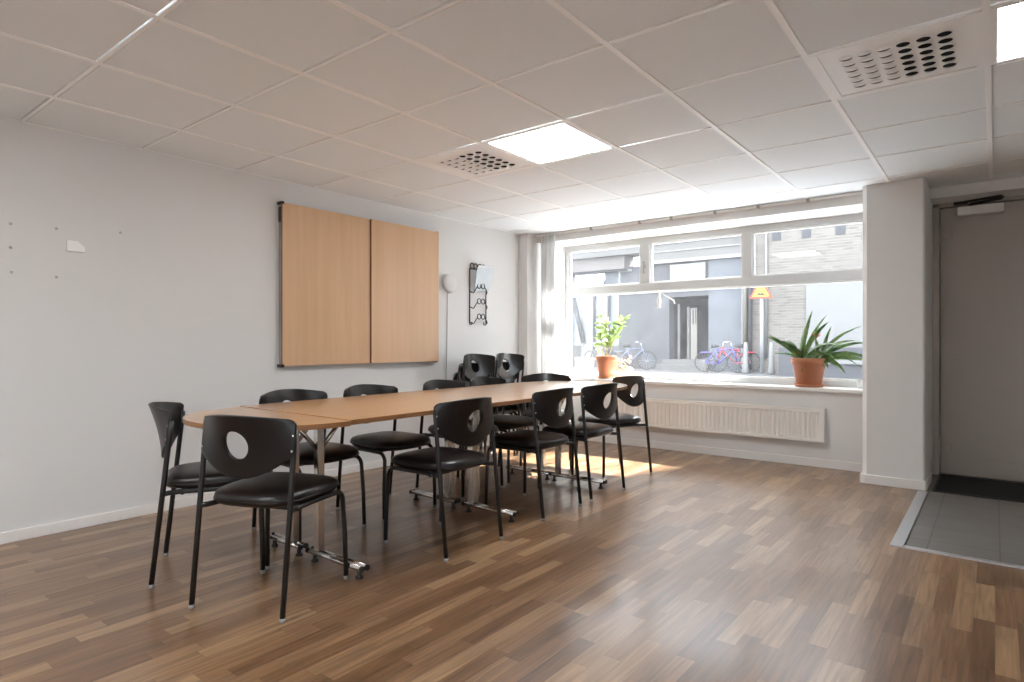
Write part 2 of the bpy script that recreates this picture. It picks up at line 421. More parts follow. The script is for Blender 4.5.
# baseboards
def board(name, x0, x1, y0, y1, lab, h=.062):
    mb = MB(); mb.box(x0, x1, y0, y1, 0, h); return struct(mb.build(name, M['skirt'], bevel=.003), lab, 'baseboard')
board('baseboard_left', XL, XL+.013, YF, 5.40, 'low white skirting along the long wall')
board('baseboard_back', -4.03, XCR0, YW-.013, YW, 'low white skirting under the radiator', .072)
mb = MB(); mb.prism([(XCR0-.016, YC-.002), (XCR0+.02, YC-.015), (XCR1+.004, YC-.015), (XCR1+.015, YC-.002), (XCR1+.015, 5.76), (XCR1, 5.76), (XCR1, YC), (XCR0, YC+.03), (XCR0, YW), (XCR0-.016, YW)], 0, .068)
struct(mb.build('baseboard_column', M['skirt'], bevel=.003), 'white skirting around the foot of the square pier', 'baseboard')

# ceiling -------------------------------------------------------------
mb = MB()
gap = .016
xs = [XL]+[GX0+GD*i for i in range(1, 11)]+[XR]
ys = [YF]+[GY0+GDY*j for j in range(-5, 8)]
ys += [5.57]
lights_cells = [(6, 7, 3)]
def celly(j): return GY0+GDY*j
LIGHT = [(3, 3), (7, 3), (3, -2), (3, -4), (7, -3)]   # lower-left grid index of the cell (i, j); out-of-view ones are added fill
VENT = [(2, 3), (6, 3)]
bx, by = [], []
for a, b in zip(xs[:-1], xs[1:]):
    for c_, d in zip(ys[:-1], ys[1:]):
        if b-a < .03 or d-c_ < .03: continue
        mid = ((a+b)/2, (c_+d)/2); skip = False
        for (i, j) in LIGHT+VENT:
            if abs(mid[0]-(GX0+GD*(i+.5))) < .2 and abs(mid[1]-celly(j+.5)) < .2: skip = True
        if skip: continue
        e = .0085; t = .004
        x0, x1, y0, y1 = a+e, b-e, c_+.0115, d-.0115
        top = [(x0, y0, CEIL+.004), (x1, y0, CEIL+.004), (x1, y1, CEIL+.004), (x0, y1, CEIL+.004)]
        bot = [(x0+t, y0+t, CEIL), (x1-t, y0+t, CEIL), (x1-t, y1-t, CEIL), (x0+t, y1-t, CEIL)]
        mb.add(top+bot, [(4, 5, 6, 7), (0, 1, 5, 4), (1, 2, 6, 5), (2, 3, 7, 6), (3, 0, 4, 7)])
mb.box(XCR1-.0, XR, 5.57, YW, CEIL, CEIL+.01)
mb.box(XL-.1, XR+.1, YF-.1, 6.28, CEIL+.12, CEIL+.2)          # slab above the tiles
ceil = struct(mb.build('ceiling', M['ceil']), 'suspended ceiling of square white tiles', 'ceiling')
mb = MB()
for i in range(1, 11):
    x = GX0+GD*i
    mb.box(x-.012, x+.012, YF, 5.57 if x < XCR1 else 5.70, CEIL-.004, CEIL+.03)
for j in range(-5, 8):
    y = celly(j)
    mb.box(XL, XR, y-.0075, y+.0075, CEIL-.003, CEIL+.03)
mb.box(XL, XL+.012, YF, 5.57, CEIL-.002, CEIL+.03)
grid = mb.build('grid_rail', M['tbar'], ceil); grid['label'] = 'white metal grid between the ceiling tiles'

# ceiling lights and vents
def cell_centre(i, j): return (GX0+GD*(i+.5), celly(j+.5))
LL = {0: 'lit square ceiling panel above the table, beside the perforated vent', 1: 'lit square ceiling panel cut by the right edge of the photo',
      2: 'added fill panel, unseen, in the ceiling over the near end of the room', 3: 'added fill panel in the ceiling at the rear of the room, near the long white wall', 4: 'added fill panel in the ceiling behind the camera, near the added window'}
for k, (i, j) in enumerate(LIGHT):
    x, y = cell_centre(i, j)
    r = empty('ceiling_light', (x, y, CEIL), 0, LL[k], 'ceiling light', 'square ceiling light panels')
    h = .288
    mb = MB()
    for (a, b, c_, d) in ((-h, h, -h, -h+.02), (-h, h, h-.02, h), (-h, -h+.02, -h+.02, h-.02), (h-.02, h, -h+.02, h-.02)):
        mb.box(a, b, c_, d, -.002, .05)
    mb.build('light_frame', M['tbar'], r)
    mb = MB(); mb.box(-h+.02, h-.02, -h+.02, h-.02, .004, .012)
    mb.build('diffuser', M['panel'] if i < 5 else M['panel_dim'], r)

def vent_nozzle(sx):
    mb = MB(); R = .025
    mb.lathe([(R+.004, -.0015), (R+.004, -.004), (R, -.004), (R, .0005)], n=16, mi=0, caps=False)   # rim
    mb.lathe([(R, -.0012), (.0001, -.0012)], n=16, mi=1, caps=False)                                 # dark throat
    vs, fs = [], []; na, nb = 10, 5                                                       # quarter-dome scoop
    for a in range(na+1):
        th = -PI/2+PI*a/na
        for b in range(nb+1):
            ph = PI/2*b/nb
            vs.append((R*.96*math.sin(th)*math.cos(ph), -sx*R*.96*math.cos(th)*math.cos(ph), -.002-(.014 if sx < 0 else .0042)*math.sin(ph)))
    for a in range(na):
        for b in range(nb):
            fs.append((a*(nb+1)+b, (a+1)*(nb+1)+b, (a+1)*(nb+1)+b+1, a*(nb+1)+b+1))
    mb.add(vs, fs, 0, True)
    return mb
VL = ['perforated white ceiling vent beside the lit panel above the table', 'large perforated white ceiling vent at upper right, its scoops clearly visible']
noz = {}
for k, (i, j) in enumerate(VENT):
    x, y = cell_centre(i, j)
    r = empty('ceiling_vent', (x, y, CEIL), 0, VL[k], 'ceiling vent', 'perforated ceiling vents')
    mb = MB(); h = .288
    mb.box(-h, h, -h, h, .0, .02)
    mb.build('plate', M['tbar'], r)
    mb = MB(); g = .262
    for (a, b, c_, d) in ((-h, h, -h, -g), (-h, h, g, h), (-h, -g, -g, g), (g, h, -g, g)): mb.box(a, b, c_, d, -.004, .0)
    mb.build('raised_border', M['tbar'], r)
    for a in range(6):
        for b in range(6):
            sx = 1 if a < 3 else -1
            if sx not in noz:
                o = vent_nozzle(sx).build('nozzle', [M['tbar'], M['hole']], r, fix=False); noz[sx] = o
            else:
                o = noz[sx].copy(); COL.objects.link(o); o.parent = r
            o.location = ((a-2.5)*.068, (b-2.5)*.068, -.0005)

# window ---------------------------------------------------------------
win = empty('window_1', ((XWL+XWR)/2, YFR, ZS), 0, 'wide white shop window with three upper panes and one tall pane', 'window', kind='structure')
def wpart(name, boxes, mat, bevel=.004, parent=None):
    mb = MB()
    for (x0, x1, y0, y1, z0, z1) in boxes: mb.box(x0-win.location.x, x1-win.location.x, y0-win.location.y, y1-win.location.y, z0-win.location.z, z1-win.location.z)
    return mb.build(name, mat, parent or win, bevel)
FD = .075
wpart('frame', [(XWL, XWR, YFR, YFR+FD, 2.118, ZL), (XWL, XWR, YFR, YFR+FD, ZS-.01, ZS+.055), (XWL, -3.875, YFR, YFR+FD, ZS+.055, 2.118), (XWR-.05, XWR, YFR, YFR+FD, ZS+.055, 2.118)], M['frame'])
wpart('transom', [(-3.875, XWR-.05, YFR-.008, YFR+FD, 1.612, 1.70)], M['frame'])
wpart('mullion', [(-2.972, -2.857, YFR-.006, YFR+FD, 1.70, 2.118)], M['frame'])
wpart('mullion', [(-1.904, -1.811, YFR-.006, YFR+FD, 1.70, 2.118)], M['frame'])
for (x0, x1, z0, z1) in ((-3.875, -2.972, 1.70, 2.118), (-2.857, -1.904, 1.70, 2.118), (-1.811, XWR-.05, 1.70, 2.118), (-3.875, XWR-.05, ZS+.055, 1.612)):
    wpart('sash', [(x0, x0+.016, YFR+.02, YFR+.05, z0, z1), (x1-.016, x1, YFR+.02, YFR+.05, z0, z1), (x0+.016, x1-.016, YFR+.02, YFR+.05, z0, z0+.014), (x0+.016, x1-.016, YFR+.02, YFR+.05, z1-.014, z1)], M['white'], .002)
    wpart('pane', [(x0+.016, x1-.016, YFR+.033, YFR+.037, z0+.014, z1-.014)], M['glass'], 0)
wpart('handle', [(-2.925, -2.903, YFR-.03, YFR-.006, 1.86, 1.89), (-2.923, -2.905, YFR-.04, YFR-.026, 1.80, 1.93)], M['boardbody'])
mb = MB(); c0 = win.location
mb.tube([Vector((-2.74, YFR-.02, 1.60))-c0, Vector((-2.74, YFR-.03, 1.50))-c0, Vector((-2.74, YFR-.03, 1.43))-c0], [.012, .02, .016], 10)
mb.tube([Vector((-2.73, YFR-.03, 1.60))-c0, Vector((-2.58, YFR-.03, 1.50))-c0, Vector((-2.57, YFR-.03, 1.47))-c0], .008, 8)
mb.build('stay', M['white'], win)
struct(box_obj('sill', (XWL-.02, XCR0+.02, 5.735, YFR+.02, ZS-.032, ZS), M['white'], bevel=.006), 'white window sill under the wide window', 'sill')
struct(box_obj('sill_outside', (XWL-.02, XWR, YFR+.075, 6.16, ZS-.06, ZS-.03), M['alu']), 'metal ledge outside the window', 'sill')

# curtain rail and curtain
cr = empty('curtain_rail', (-2.4, 5.545, CEIL), 0, 'slim white curtain rail along the ceiling over the window', 'curtain rail')
mb = MB()
for y0, y1, z0 in ((-.022, -.012, -.02), (.012, .022, -.02), (-.022, .022, -.006)): mb.box(-1.62, 1.60, y0, y1, z0, -.001)
mb.build('track', M['white'], cr)
for x in (-3.3, -2.75, -2.42, -2.0, -1.62, -1.22):
    mb = MB(); mb.box(-.012, .012, -.03, .0, -.03, -.004); o = mb.build('clip', M['boardbody'], cr); o.location = (x+2.4, -.002, 0)
mb = MB(); nS, nz = 120, 10; vs = []; fs = []
for k in range(nz+1):
    z = .12+(CEIL-.024-.12)*k/nz
    for i in range(nS+1):
        u = i/nS; am = .035*(1-.12*k/nz)
        vs.append((-3.995+.215*u+.008*math.sin(u*2*PI*6.5), 5.598+am*math.sin(u*2*PI*4.5+.4)-.05*u, z))
for k in range(nz):
    for i in range(nS): fs.append((k*(nS+1)+i, k*(nS+1)+i+1, (k+1)*(nS+1)+i+1, (k+1)*(nS+1)+i))
mb.add(vs, fs, 0, True)
cu = mb.build('curtain', M['cloth'], fix=False); tag(cu, 'white curtain bunched at the left end of the window', 'curtain')
md = cu.modifiers.new('thick', 'SOLIDIFY'); md.thickness = .003

# radiator --------------------------------------------------------------
X0r, X1r, YR, Z0r, Z1r = -3.10, -1.142, 5.70, .225, .505
rad = empty('radiator', ((X0r+X1r)/2, YR, Z0r), 0, 'long low white ribbed radiator on the wall under the window', 'radiator')
def rb(name, boxes, mat, bevel=0):
    mb = MB(); c0 = rad.location
    for (a, b, c_, d, e, f_) in boxes: mb.box(a-c0.x, b-c0.x, c_-c0.y, d-c0.y, e-c0.z, f_-c0.z)
    return mb.build(name, mat, rad, bevel)
mb = MB(); W = X1r-X0r; n = 46; H = Z1r-Z0r
prof = []
m0 = .03; pitch = (W-2*m0)/n
prof.append((-W/2, .0)); prof.append((-W/2+m0, 0))
for k in range(n):
    a = -W/2+m0+k*pitch
    prof += [(a+.010, 0.0), (a+.016, .012), (a+pitch-.008, .012), (a+pitch-.001, .0)]
prof.append((W/2, 0))
m_ = len(prof); zz = [0, .026, .034, H-.034, H-.026, H]
vs = []
for z in zz:
    fl = 0 if z in (zz[0], zz[1], zz[4], zz[5]) else 1
    for (x, y) in prof: vs.append((x, y*fl, z))
fs = [(k*m_+i, k*m_+i+1, (k+1)*m_+i+1, (k+1)*m_+i) for k in range(5) for i in range(m_-1)]
mb.add(vs, fs)
pn = mb.build('ribbed_panel', M['radiator'], rad, fix=False)
rb('body', [(X0r+.004, X1r-.004, YR+.014, YR+.06, Z0r+.004, Z1r-.006)], M['radiator'])
rb('grille', [(X0r-.004, X1r+.004, YR-.003, YR+.062, Z1r-.004, Z1r+.004)], M['radiator'], .002)
rb('end_panel', [(X1r, X1r+.005, YR-.002, YR+.062, Z0r, Z1r)], M['radiator'], .001)
rb('end_panel', [(X0r-.005, X0r, YR-.002, YR+.062, Z0r, Z1r)], M['radiator'], .001)
for x in (-2.8, -1.5): rb('bracket', [(x-.015, x+.015, YR+.055, YW-.001, Z0r+.05, Z1r-.03)], M['steel'])

# door -------------------------------------------------------------------
dr = empty('door_1', (.16, 6.07, 0), 0, 'grey-beige entrance door with a closer, in the deep recess', 'door', kind='structure')
def dp(name, boxes, mat, bevel=.002, parent=None):
    mb = MB(); c0 = dr.location
    for (a, b, c_, d, e, f_) in boxes: mb.box(a-c0.x, b-c0.x, c_-c0.y, d-c0.y, e-c0.z, f_-c0.z)
    return mb.build(name, mat, parent or dr, bevel)
DX0, DX1, DZ = -.348, .66, 2.155
dp('door_frame', [(XCR1-.02, .74, 6.13, 6.26, -.05, 2.21), (XCR1, DX0-.006, 6.04, 6.14, 0, 2.19), (DX1+.006, .72, 6.04, 6.14, 0, 2.19), (XCR1, .72, 6.04, 6.14, DZ+.006, 2.20)], M['doorframe'], .004)
slab = dp('door_slab', [(DX0, DX1, 6.068, 6.115, .012, DZ)], M['door'], .003)
dp('seam', [(DX0+.03, DX1-.02, 6.062, 6.069, .945, .957)], M['doorframe'], .001)
dp('kick_plate', [(DX0+.03, DX1-.02, 6.063, 6.069, .02, .15)], M['door'], .002)
for z in (1.94, .225):
    hg = dp('hinge', [(DX0-.040, DX0-.014, 6.030, 6.041, z-.07, z+.07)], M['doorframe'], .002)
    dp('leaf_plate', [(DX0-.004, DX0+.075, 6.055, 6.069, z-.03, z+.03)], M['doorframe'], .004)
    mb = MB(); c0 = dr.location; mb.tube([Vector((DX0-.006, 6.045, z-.08))-c0, Vector((DX0-.006, 6.045, z+.08))-c0], .011, 12)
    mb.build('hinge_pin', M['doorframe'], dr)
cl = dp('door_closer', [(-.235, .055, 5.985, 6.066, 2.075, 2.142)], M['white'], .006)
mb = MB(); c0 = dr.location
mb.tube([Vector((-.15, 6.02, 2.14))-c0, Vector((-.15, 6.02, 2.158))-c0], .016, 12)
mb.tube([Vector((-.15, 6.02, 2.158))-c0, Vector((.04, 5.93, 2.165))-c0], .011, 10)
mb.tube([Vector((.04, 5.93, 2.165))-c0, Vector((.04, 5.93, 2.18))-c0], .013, 10)
mb.tube([Vector((.04, 5.93, 2.182))-c0, Vector((-.22, 6.03, 2.182))-c0], .009, 10)
mb.box(-.26-c0.x, -.17-c0.x, 6.02-c0.y, 6.041-c0.y, 2.165-c0.z, 2.20-c0.z)
mb.build('closer_arm', M['dark'], dr)
mt = empty('doormat', (.16, 5.72, 0), 0, 'black bristle doormat laid in front of the entrance door', 'doormat')
mb = MB(); mb.box(-.50, .50, -.35, .30, -.004, .008); mb.build('mat_pile', M['mat_black'], mt)
mb = MB()
for (a, b, c_, d) in ((-.515, .515, -.36, -.35), (-.515, .515, .30, .31), (-.515, -.50, -.35, .30), (.50, .515, -.35, .30)): mb.box(a, b, c_, d, -.004, .006)
mb.build('edging', M['dark'], mt)

# ------------------------------------------------------------------ chair
def legy(z): return .080*z/.75
def shell_y(x, z):
    t = max(0, min(1.08, (z-.53)/.25)); b = .030+.082*t**1.5
    return legy(z)-.004-b*max(0, 1-(x/.218)**2)
def make_chair():
    root = empty('meeting_chair')
    LX = .216
    # rear legs
    for s in (-1, 1):
        mb = MB(); mb.tube([(s*LX, 0, .012), (s*.217, legy(.4), .40), (s*.216, legy(.66), .66), (s*.215, legy(.725), .725)], .0112, 10)
        lg = mb.build('leg', M['blackmetal'], root)
        mb = MB(); mb.lathe([(.0118, 0), (.0122, .004), (.0118, .016)], (s*LX, 0, 0), 12); mb.build('glide', M['rubber'], lg)
        for z in (.645, .705):
            mb = MB(); mb.lathe([(.0055, 0), (.0045, .003), (.0001, .004)], n=10, axis='y')
            bo = mb.build('bolt', M['bolt'], lg); bo.rotation_euler = (0, 0, PI); bo.location = (s*.2155, legy(z)-.0115, z)
        # front leg + side rail, one bent tube
        xs_, xt = s*.212, s*.200
        pts = [(xs_, .452, .012), (xs_*.985, .448, .20), (xt, .443, .355)]
        pts += [tuple(p) for p in arc((xt, .393, .355), .05, 0, PI/2, (0, 1, 0), (0, 0, 1), 7)][1:]
        pts += [(s*.191, .25, .405), (s*.190, .105, .405), (s*.201, .066, .405), (s*.2165, .045, .405)]
        mb = MB(); mb.tube(pts, .0112, 10)
        lg = mb.build('leg', M['blackmetal'], root)
        mb = MB(); mb.lathe([(.0118, 0), (.0122, .004), (.0118, .016)], (xs_, .452, 0), 12); mb.build('glide', M['rubber'], lg)
    mb = MB()
    mb.tube([(-.200, .34, .403), (.200, .34, .403)], .010, 8); mb.tube([(-.212, .12, .404), (.212, .12, .404)], .010, 8)
    mb.box(-.10, .10, .13, .33, .402, .412)
    mb.build('seat_frame', M['blackmetal'], root)
    # seat cushion
    def so(a, k=1.0):
        ca, sa = math.cos(a), math.sin(a); e = 2/3.6
        x = math.copysign(abs(ca)**e, ca); y = math.copysign(abs(sa)**e, sa)
        w = .209+.010*y
        yy = y*.228
        if y > 0: yy += .018*(1-x*x)
        return (x*w*k, .252+yy*k)
    n = 56; mb = MB()
    rings = [(.0, .411), (.86, .411), (.94, .416), (.988, .430), (1.0, .440), (.99, .452), (.96, .461), (.90, .468), (.75, .475), (.5, .479), (.25, .4803), (0, .4805)]
    vs = []; fs = []
    for (k, z) in rings:
        for i in range(n):
            x, y = so(2*PI*i/n, max(k, 1e-3)); vs.append((x, y, z - .012*max(0, (y-.40))/.09*(1 if z > .43 else 0)))
    for r_ in range(len(rings)-1):
        for i in range(n): fs.append((r_*n+i, r_*n+(i+1) % n, (r_+1)*n+(i+1) % n, (r_+1)*n+i))
    mb.add(vs, fs, 0, True)
    st = mb.build('seat', M['leather'], root)
    mb = MB(); mb.tube([(*so(2*PI*i/n, 1.001), .436-.012*max(0, so(2*PI*i/n)[1]-.40)/.09) for i in range(n)], .0028, 6, closed=True)
    mb.build('piping', M['leather'], st)
    # backrest: ring grid around the round hole
    hz, hr = .668, .058
    W = .224
    poly = []
    def topz(x): return .766+.024*(1-(x/W)**2)
    R = .034
    # walk outline counter-clockwise from right side bottom
    for i in range(13): poly.append((W, .628+(.736-.628)*i/12))
    for p in arc((W-R, topz(W-R)-R, 0), R, 0, PI/2*.96, (1, 0, 0), (0, 1, 0), 6)[1:]: poly.append((p.x, p.y))
    for i in range(1, 30):
        x = (W-R)*(1-2*i/30); poly.append((x, topz(x)))
    for p in arc((-W+R, topz(W-R)-R, 0), R, PI/2*1.04, PI, (1, 0, 0), (0, 1, 0), 6)[:-1]: poly.append((p.x, p.y))
    for i in range(13): poly.append((-W, .736-(.736-.628)*i/12))
    for i in range(1, 48):
        u = -1+2*i/48; poly.append((W*u, .532+(.628-.532)*abs(u)**1.9))
    m2 = len(poly); nr = 8
    P2 = []
    for k in range(nr+1):
        t = k/nr
        for (x, z) in poly:
            a = math.atan2(z-hz, x); hx, hz2 = hr*.92*math.cos(a), hz+hr*math.sin(a)
            P2.append((hx+(x-hx)*t, hz2+(z-hz2)*t))
    th = .0065; vs = []
    def pt(x, z, sgn):
        e = 1e-3
        dx = (shell_y(x+e, z)-shell_y(x-e, z))/(2*e); dz = (shell_y(x, z+e)-shell_y(x, z-e))/(2*e)
        nn = Vector((-dx, 1, -dz)).normalized()
        return Vector((x, shell_y(x, z), z))+nn*th*sgn
    for sg in (-1, 1): vs += [pt(x, z, sg) for (x, z) in P2]
    off = len(P2); fs = []
    for k in range(nr):
        for i in range(m2):
            j = (i+1) % m2
            fs.append((k*m2+i, k*m2+j, (k+1)*m2+j, (k+1)*m2+i)); fs.append((off+k*m2+i, off+(k+1)*m2+i, off+(k+1)*m2+j, off+k*m2+j))
    for i in range(m2):
        j = (i+1) % m2
        fs.append((i, off+i, off+j, j)); fs.append((nr*m2+i, nr*m2+j, off+nr*m2+j, off+nr*m2+i))
    mb = MB(); mb.add(vs, fs, 0, True)
    bk = mb.build('backrest', M['shell'], root)
    md = bk.modifiers.new('bev', 'BEVEL'); md.width = .0025; md.segments = 2; md.limit_method = 'ANGLE'; md.angle_limit = math.radians(50)
    return root

CH = [  # back-leg centre x, y, heading (dx, dy), z, label
    (-3.088, 1.24, (.495, .869), 0, 'black chair seen side-on at the rounded near end of the table, by the long wall'),
    (-2.349, 1.226, (-.366, .931), 0, 'closest black chair, at the rounded near table end, its holed back towards us'),
    (-2.118, 2.382, (-1, -.01), 0, 'black chair on the open-floor side of the table, first of that row'),
    (-2.138, 3.232, (-1, -.015), 0, 'black chair on the open-floor side of the table, second of that row'),
    (-2.132, 3.80, (-1, .04), 0, 'black chair on the open-floor side of the table, third of that row'),
    (-2.39, 4.72, (-.46, -.89), 0, 'black chair at the far table end in front of the ribbed radiator'),
    (-3.225, 4.60, (.57, -.82), 0, 'black chair at the far table end in front of the white curtain'),
    (-3.34, 2.065, (1, 0), 0, 'black chair between table and wall below the left half of the beech cabinet'),
    (-3.325, 2.625, (1, .0), 0, 'black chair between table and wall below the right half of the beech cabinet'),
    (-3.315, 3.305, (1, .0), 0, 'black chair between table and wall below the white oval wall lamp'),
    (-3.325, 3.82, (1, .0), 0, 'black chair between table and wall in front of the stacked chairs'),
]
proto = make_chair()
tag(proto, None, 'chair')
def place(x, y, d, z, label, group, first=[True]):
    o = proto if first[0] else copy_tree(proto)
    first[0] = False
    o.location = (x, y, z); o.rotation_euler = (0, 0, math.atan2(d[1], d[0])-PI/2)
    tag(o, label, 'chair', group); return o
for (x, y, d, z, lab) in CH: place(x, y, d, z, lab, 'black chairs around the meeting table')
for k in range(3):
    w = ('lowest', 'middle', 'topmost')[k]
    place(-4.02+.065*k, 4.36, (1, .0), .088*k, w+' black chair of the wall-side stack under the iron rack', 'stacked black chairs')
for k in range(3):
    w = ('lowest', 'middle', 'topmost')[k]
    place(-4.02+.065*k, 4.826, (1, .0), .088*k, w+' black chair of the stack in the corner beside the curtain', 'stacked black chairs')

# ------------------------------------------------------------------ tables
ZT, TT = .732, .024
TXN, TXF = -2.233, -3.195; TXC = (TXN+TXF)/2
def leg_set(t, y, xin=-3.14, twin=False, xp=-2.585):
    """two T legs under a table: post, brace, foot of two tubes on glides"""
    for (x0, x1, px) in ((xp-.07, -2.24, xp), (xin, -2.72, -2.80)):
        mb = MB(); mb.box(px-.019, px+.019, y-.019, y+.019, .062, ZT-TT)
        lg = mb.build('leg', M['chrome'], t, .004)
        if twin:
            mb = MB(); mb.box(px-.015, px+.015, y+.030, y+.050, .062, ZT-TT); mb.build('post', M['chrome'], lg, .004)
        mb = MB()
        for dy in (-.015, .015): mb.tube([(x0, y+dy, .052), (x1, y+dy, .052)], .012, 12)
        ft = mb.build('foot', M['chrome'], t)
        for xx in (x0+.035, x1-.035):
            mb = MB(); mb.lathe([(.017, 0), (.019, .006), (.010, .014), (.009, .045)], (xx, y, 0), 14); mb.build('glide', M['dark'], ft)
        for dx in (x0, x1):
            mb = MB(); mb.lathe([(.0135, -.004), (.0135, .004)], (dx, y-.015, .052), 12, axis='x'); mb.lathe([(.0135, -.004), (.0135, .004)], (dx, y+.015, .052), 12, axis='x')
            mb.build('end_cap', M['dark'], ft)
def braces(t, y, sgns, xp=-2.585):
    for px in (xp, -2.80):
        for s in sgns:
            mb = MB(); mb.tube([(px, y+s*.015, .56), (px, y+s*.135, ZT-TT-.016)], .011, 8); mb.build('brace', M['chrome'], t)
def under_rail(t, x, y0, y1):
    mb = MB(); mb.box(x-.012, x+.012, y0, y1, ZT-TT-.04, ZT-TT); mb.build('rail', M['dark'], t, .002)
def slab_top(name, poly, t, z=ZT):
    mb = MB(); mb.prism(poly, z-TT, z, 0, 1); return mb.build(name, [M['top'], M['edge']], t, .003)
Y1, Y2, Y3 = 1.69, 2.96, 4.10
def dend(yb, depth, sgn, zz):
    poly = []
    n = 40
    for i in range(n+1):
        a = PI*i/n; ca, sa = math.cos(a), math.sin(a); e = 2/2.15
        poly.append((TXC+(TXN-TXC)*math.copysign(abs(ca)**e, ca), yb+sgn*depth*abs(sa)**e))
    if sgn < 0: poly.reverse()
    return poly
def table(lab):
    return empty('meeting_table', (0, 0, 0), 0, lab, 'table', 'beech meeting tables')
t = table('rounded end table nearest the camera, beech top on a chrome leg')
slab_top('table_top', dend(Y1-.002, .45, -1, 0), t, ZT-.004)
under_rail(t, -2.545, 1.50, 1.665); under_rail(t, -2.84, 1.50, 1.665)
mb = MB(); mb.box(-2.75, -2.64, 1.655, 1.685, ZT-TT-.03, ZT-TT-.004); mb.build('link_bracket', M['dark'], t)
t = table('straight beech table next to the rounded end nearest the camera')
slab_top('table_top', [(TXF, Y1), (TXN, Y1), (TXN, Y2-.002), (TXF, Y2-.002)], t)
leg_set(t, 1.766, -3.015); braces(t, 1.766, (-1, 1)); leg_set(t, 2.885, -3.14, True); braces(t, 2.885, (-1,)); under_rail(t, -2.545, 1.80, 2.80); under_rail(t, -2.84, 1.80, 2.80)
t = table('straight beech table towards the window, pale with reflected light')
slab_top('table_top', [(TXF, Y2), (TXN, Y2), (TXN, Y3-.002), (TXF, Y3-.002)], t)
leg_set(t, 3.945, xp=-2.652); braces(t, 3.945, (-1, 1), -2.652); under_rail(t, -2.545, 3.0, 3.9); under_rail(t, -2.84, 3.0, 3.9)
mb = MB(); mb.box(-2.85, -2.50, 2.968, 2.995, ZT-TT-.03, ZT-TT); mb.build('link_bracket', M['dark'], t)
t = table('rounded end table by the window, farthest from the camera')
slab_top('table_top', dend(Y3, .56, 1, 0), t)
under_rail(t, -2.545, 4.12, 4.55); under_rail(t, -2.84, 4.12, 4.55)
mb = MB(); mb.box(-2.85, -2.50, 4.105, 4.135, ZT-TT-.03, ZT-TT); mb.build('link_bracket', M['dark'], t)

# ------------------------------------------------------------------ wall cabinet (closed writing board)
bd = empty('wall_cabinet', (XL, 3.285, 1.5), 0, 'flat beech wall cabinet with two sliding doors above the table', 'cabinet')
y0, ym, y1, z0, z1 = 2.49, 3.292, 4.078, .90, 2.10
def bp_(name, b, mat, bev=.002):
    mb = MB(); mb.box(b[0]-XL, b[1]-XL, b[2]-3.285, b[3]-3.285, b[4]-1.5, b[5]-1.5); return mb.build(name, mat, bd, bev)
bp_('cabinet_body', (XL, XL+.042, y0+.006, y1-.004, z0+.006, z1-.004), M['boardbody'])
mb = MB()
def door_(yA, yB, xA, xB):
    mb = MB(); x0, x1 = xA-XL, xB-XL; a, b = yA-3.285, yB-3.285; c_, d = z0-1.5, z1-1.5
    vs = [(x, y, z) for z in (c_, d) for y in (a, b) for x in (x0, x1)]
    mb.add(vs, [(0, 2, 3, 1), (4, 5, 7, 6), (0, 1, 5, 4), (2, 6, 7, 3), (0, 4, 6, 2)], 1); mb.add(vs, [(1, 3, 7, 5)], 0)
    return mb.build('sliding_door', [M['boarddoor'], M['boardedge']], bd, fix=False)
door_(y0, ym-.002, XL+.044, XL+.060)
door_(ym, y1, XL+.050, XL+.078)
for (yy, zz) in ((y0, z1), (y0, z0), (y1, z1), (y1, z0)):
    s = 1 if yy == y0 else -1; e = -1 if zz == z1 else 1
    bp_('corner_cap', (XL, XL+.062, min(yy-s*.008, yy+s*.014), max(yy-s*.008, yy+s*.014), min(zz-e*.008, zz+e*.012), max(zz-e*.008, zz+e*.012)), M['dark'], .001)
bp_('clasp', (XL+.01, XL+.043, y0-.004, y0+.01, z1-.14, z1-.03), M['dark'], .001)

# white oval wall lamp + cord
wlm = empty('wall_lamp', (XL, 4.262, 1.64), 0, 'white oval wall lamp with a thin grey cord hanging down', 'wall lamp')
mb = MB(); vs = []; fs = []; n = 28
for (k, d) in ((.55, 0), (.60, .02), (.96, .034), (1.0, .044), (.97, .054), (.8, .066), (.5, .074), (.2, .078), (.001, .079)):
    for i in range(n):
        a = 2*PI*i/n; vs.append((d, .092*k*math.cos(a), .092*k*math.sin(a)))
for r_ in range(8):
    for i in range(n): fs.append((r_*n+i, r_*n+(i+1) % n, (r_+1)*n+(i+1) % n, (r_+1)*n+i))
mb.add(vs, fs, 0, True); mb.build('lamp_shade', M['paper'], wlm)
mb = MB(); mb.tube([(.012, 0, -.07), (.010, -.001, -.3), (.010, -.008, -.7), (.010, -.02, -1.0), (.012, -.03, -1.3), (.012, -.032, -1.575)], .0045, 8)
mb.build('cord', M['cord'], wlm)

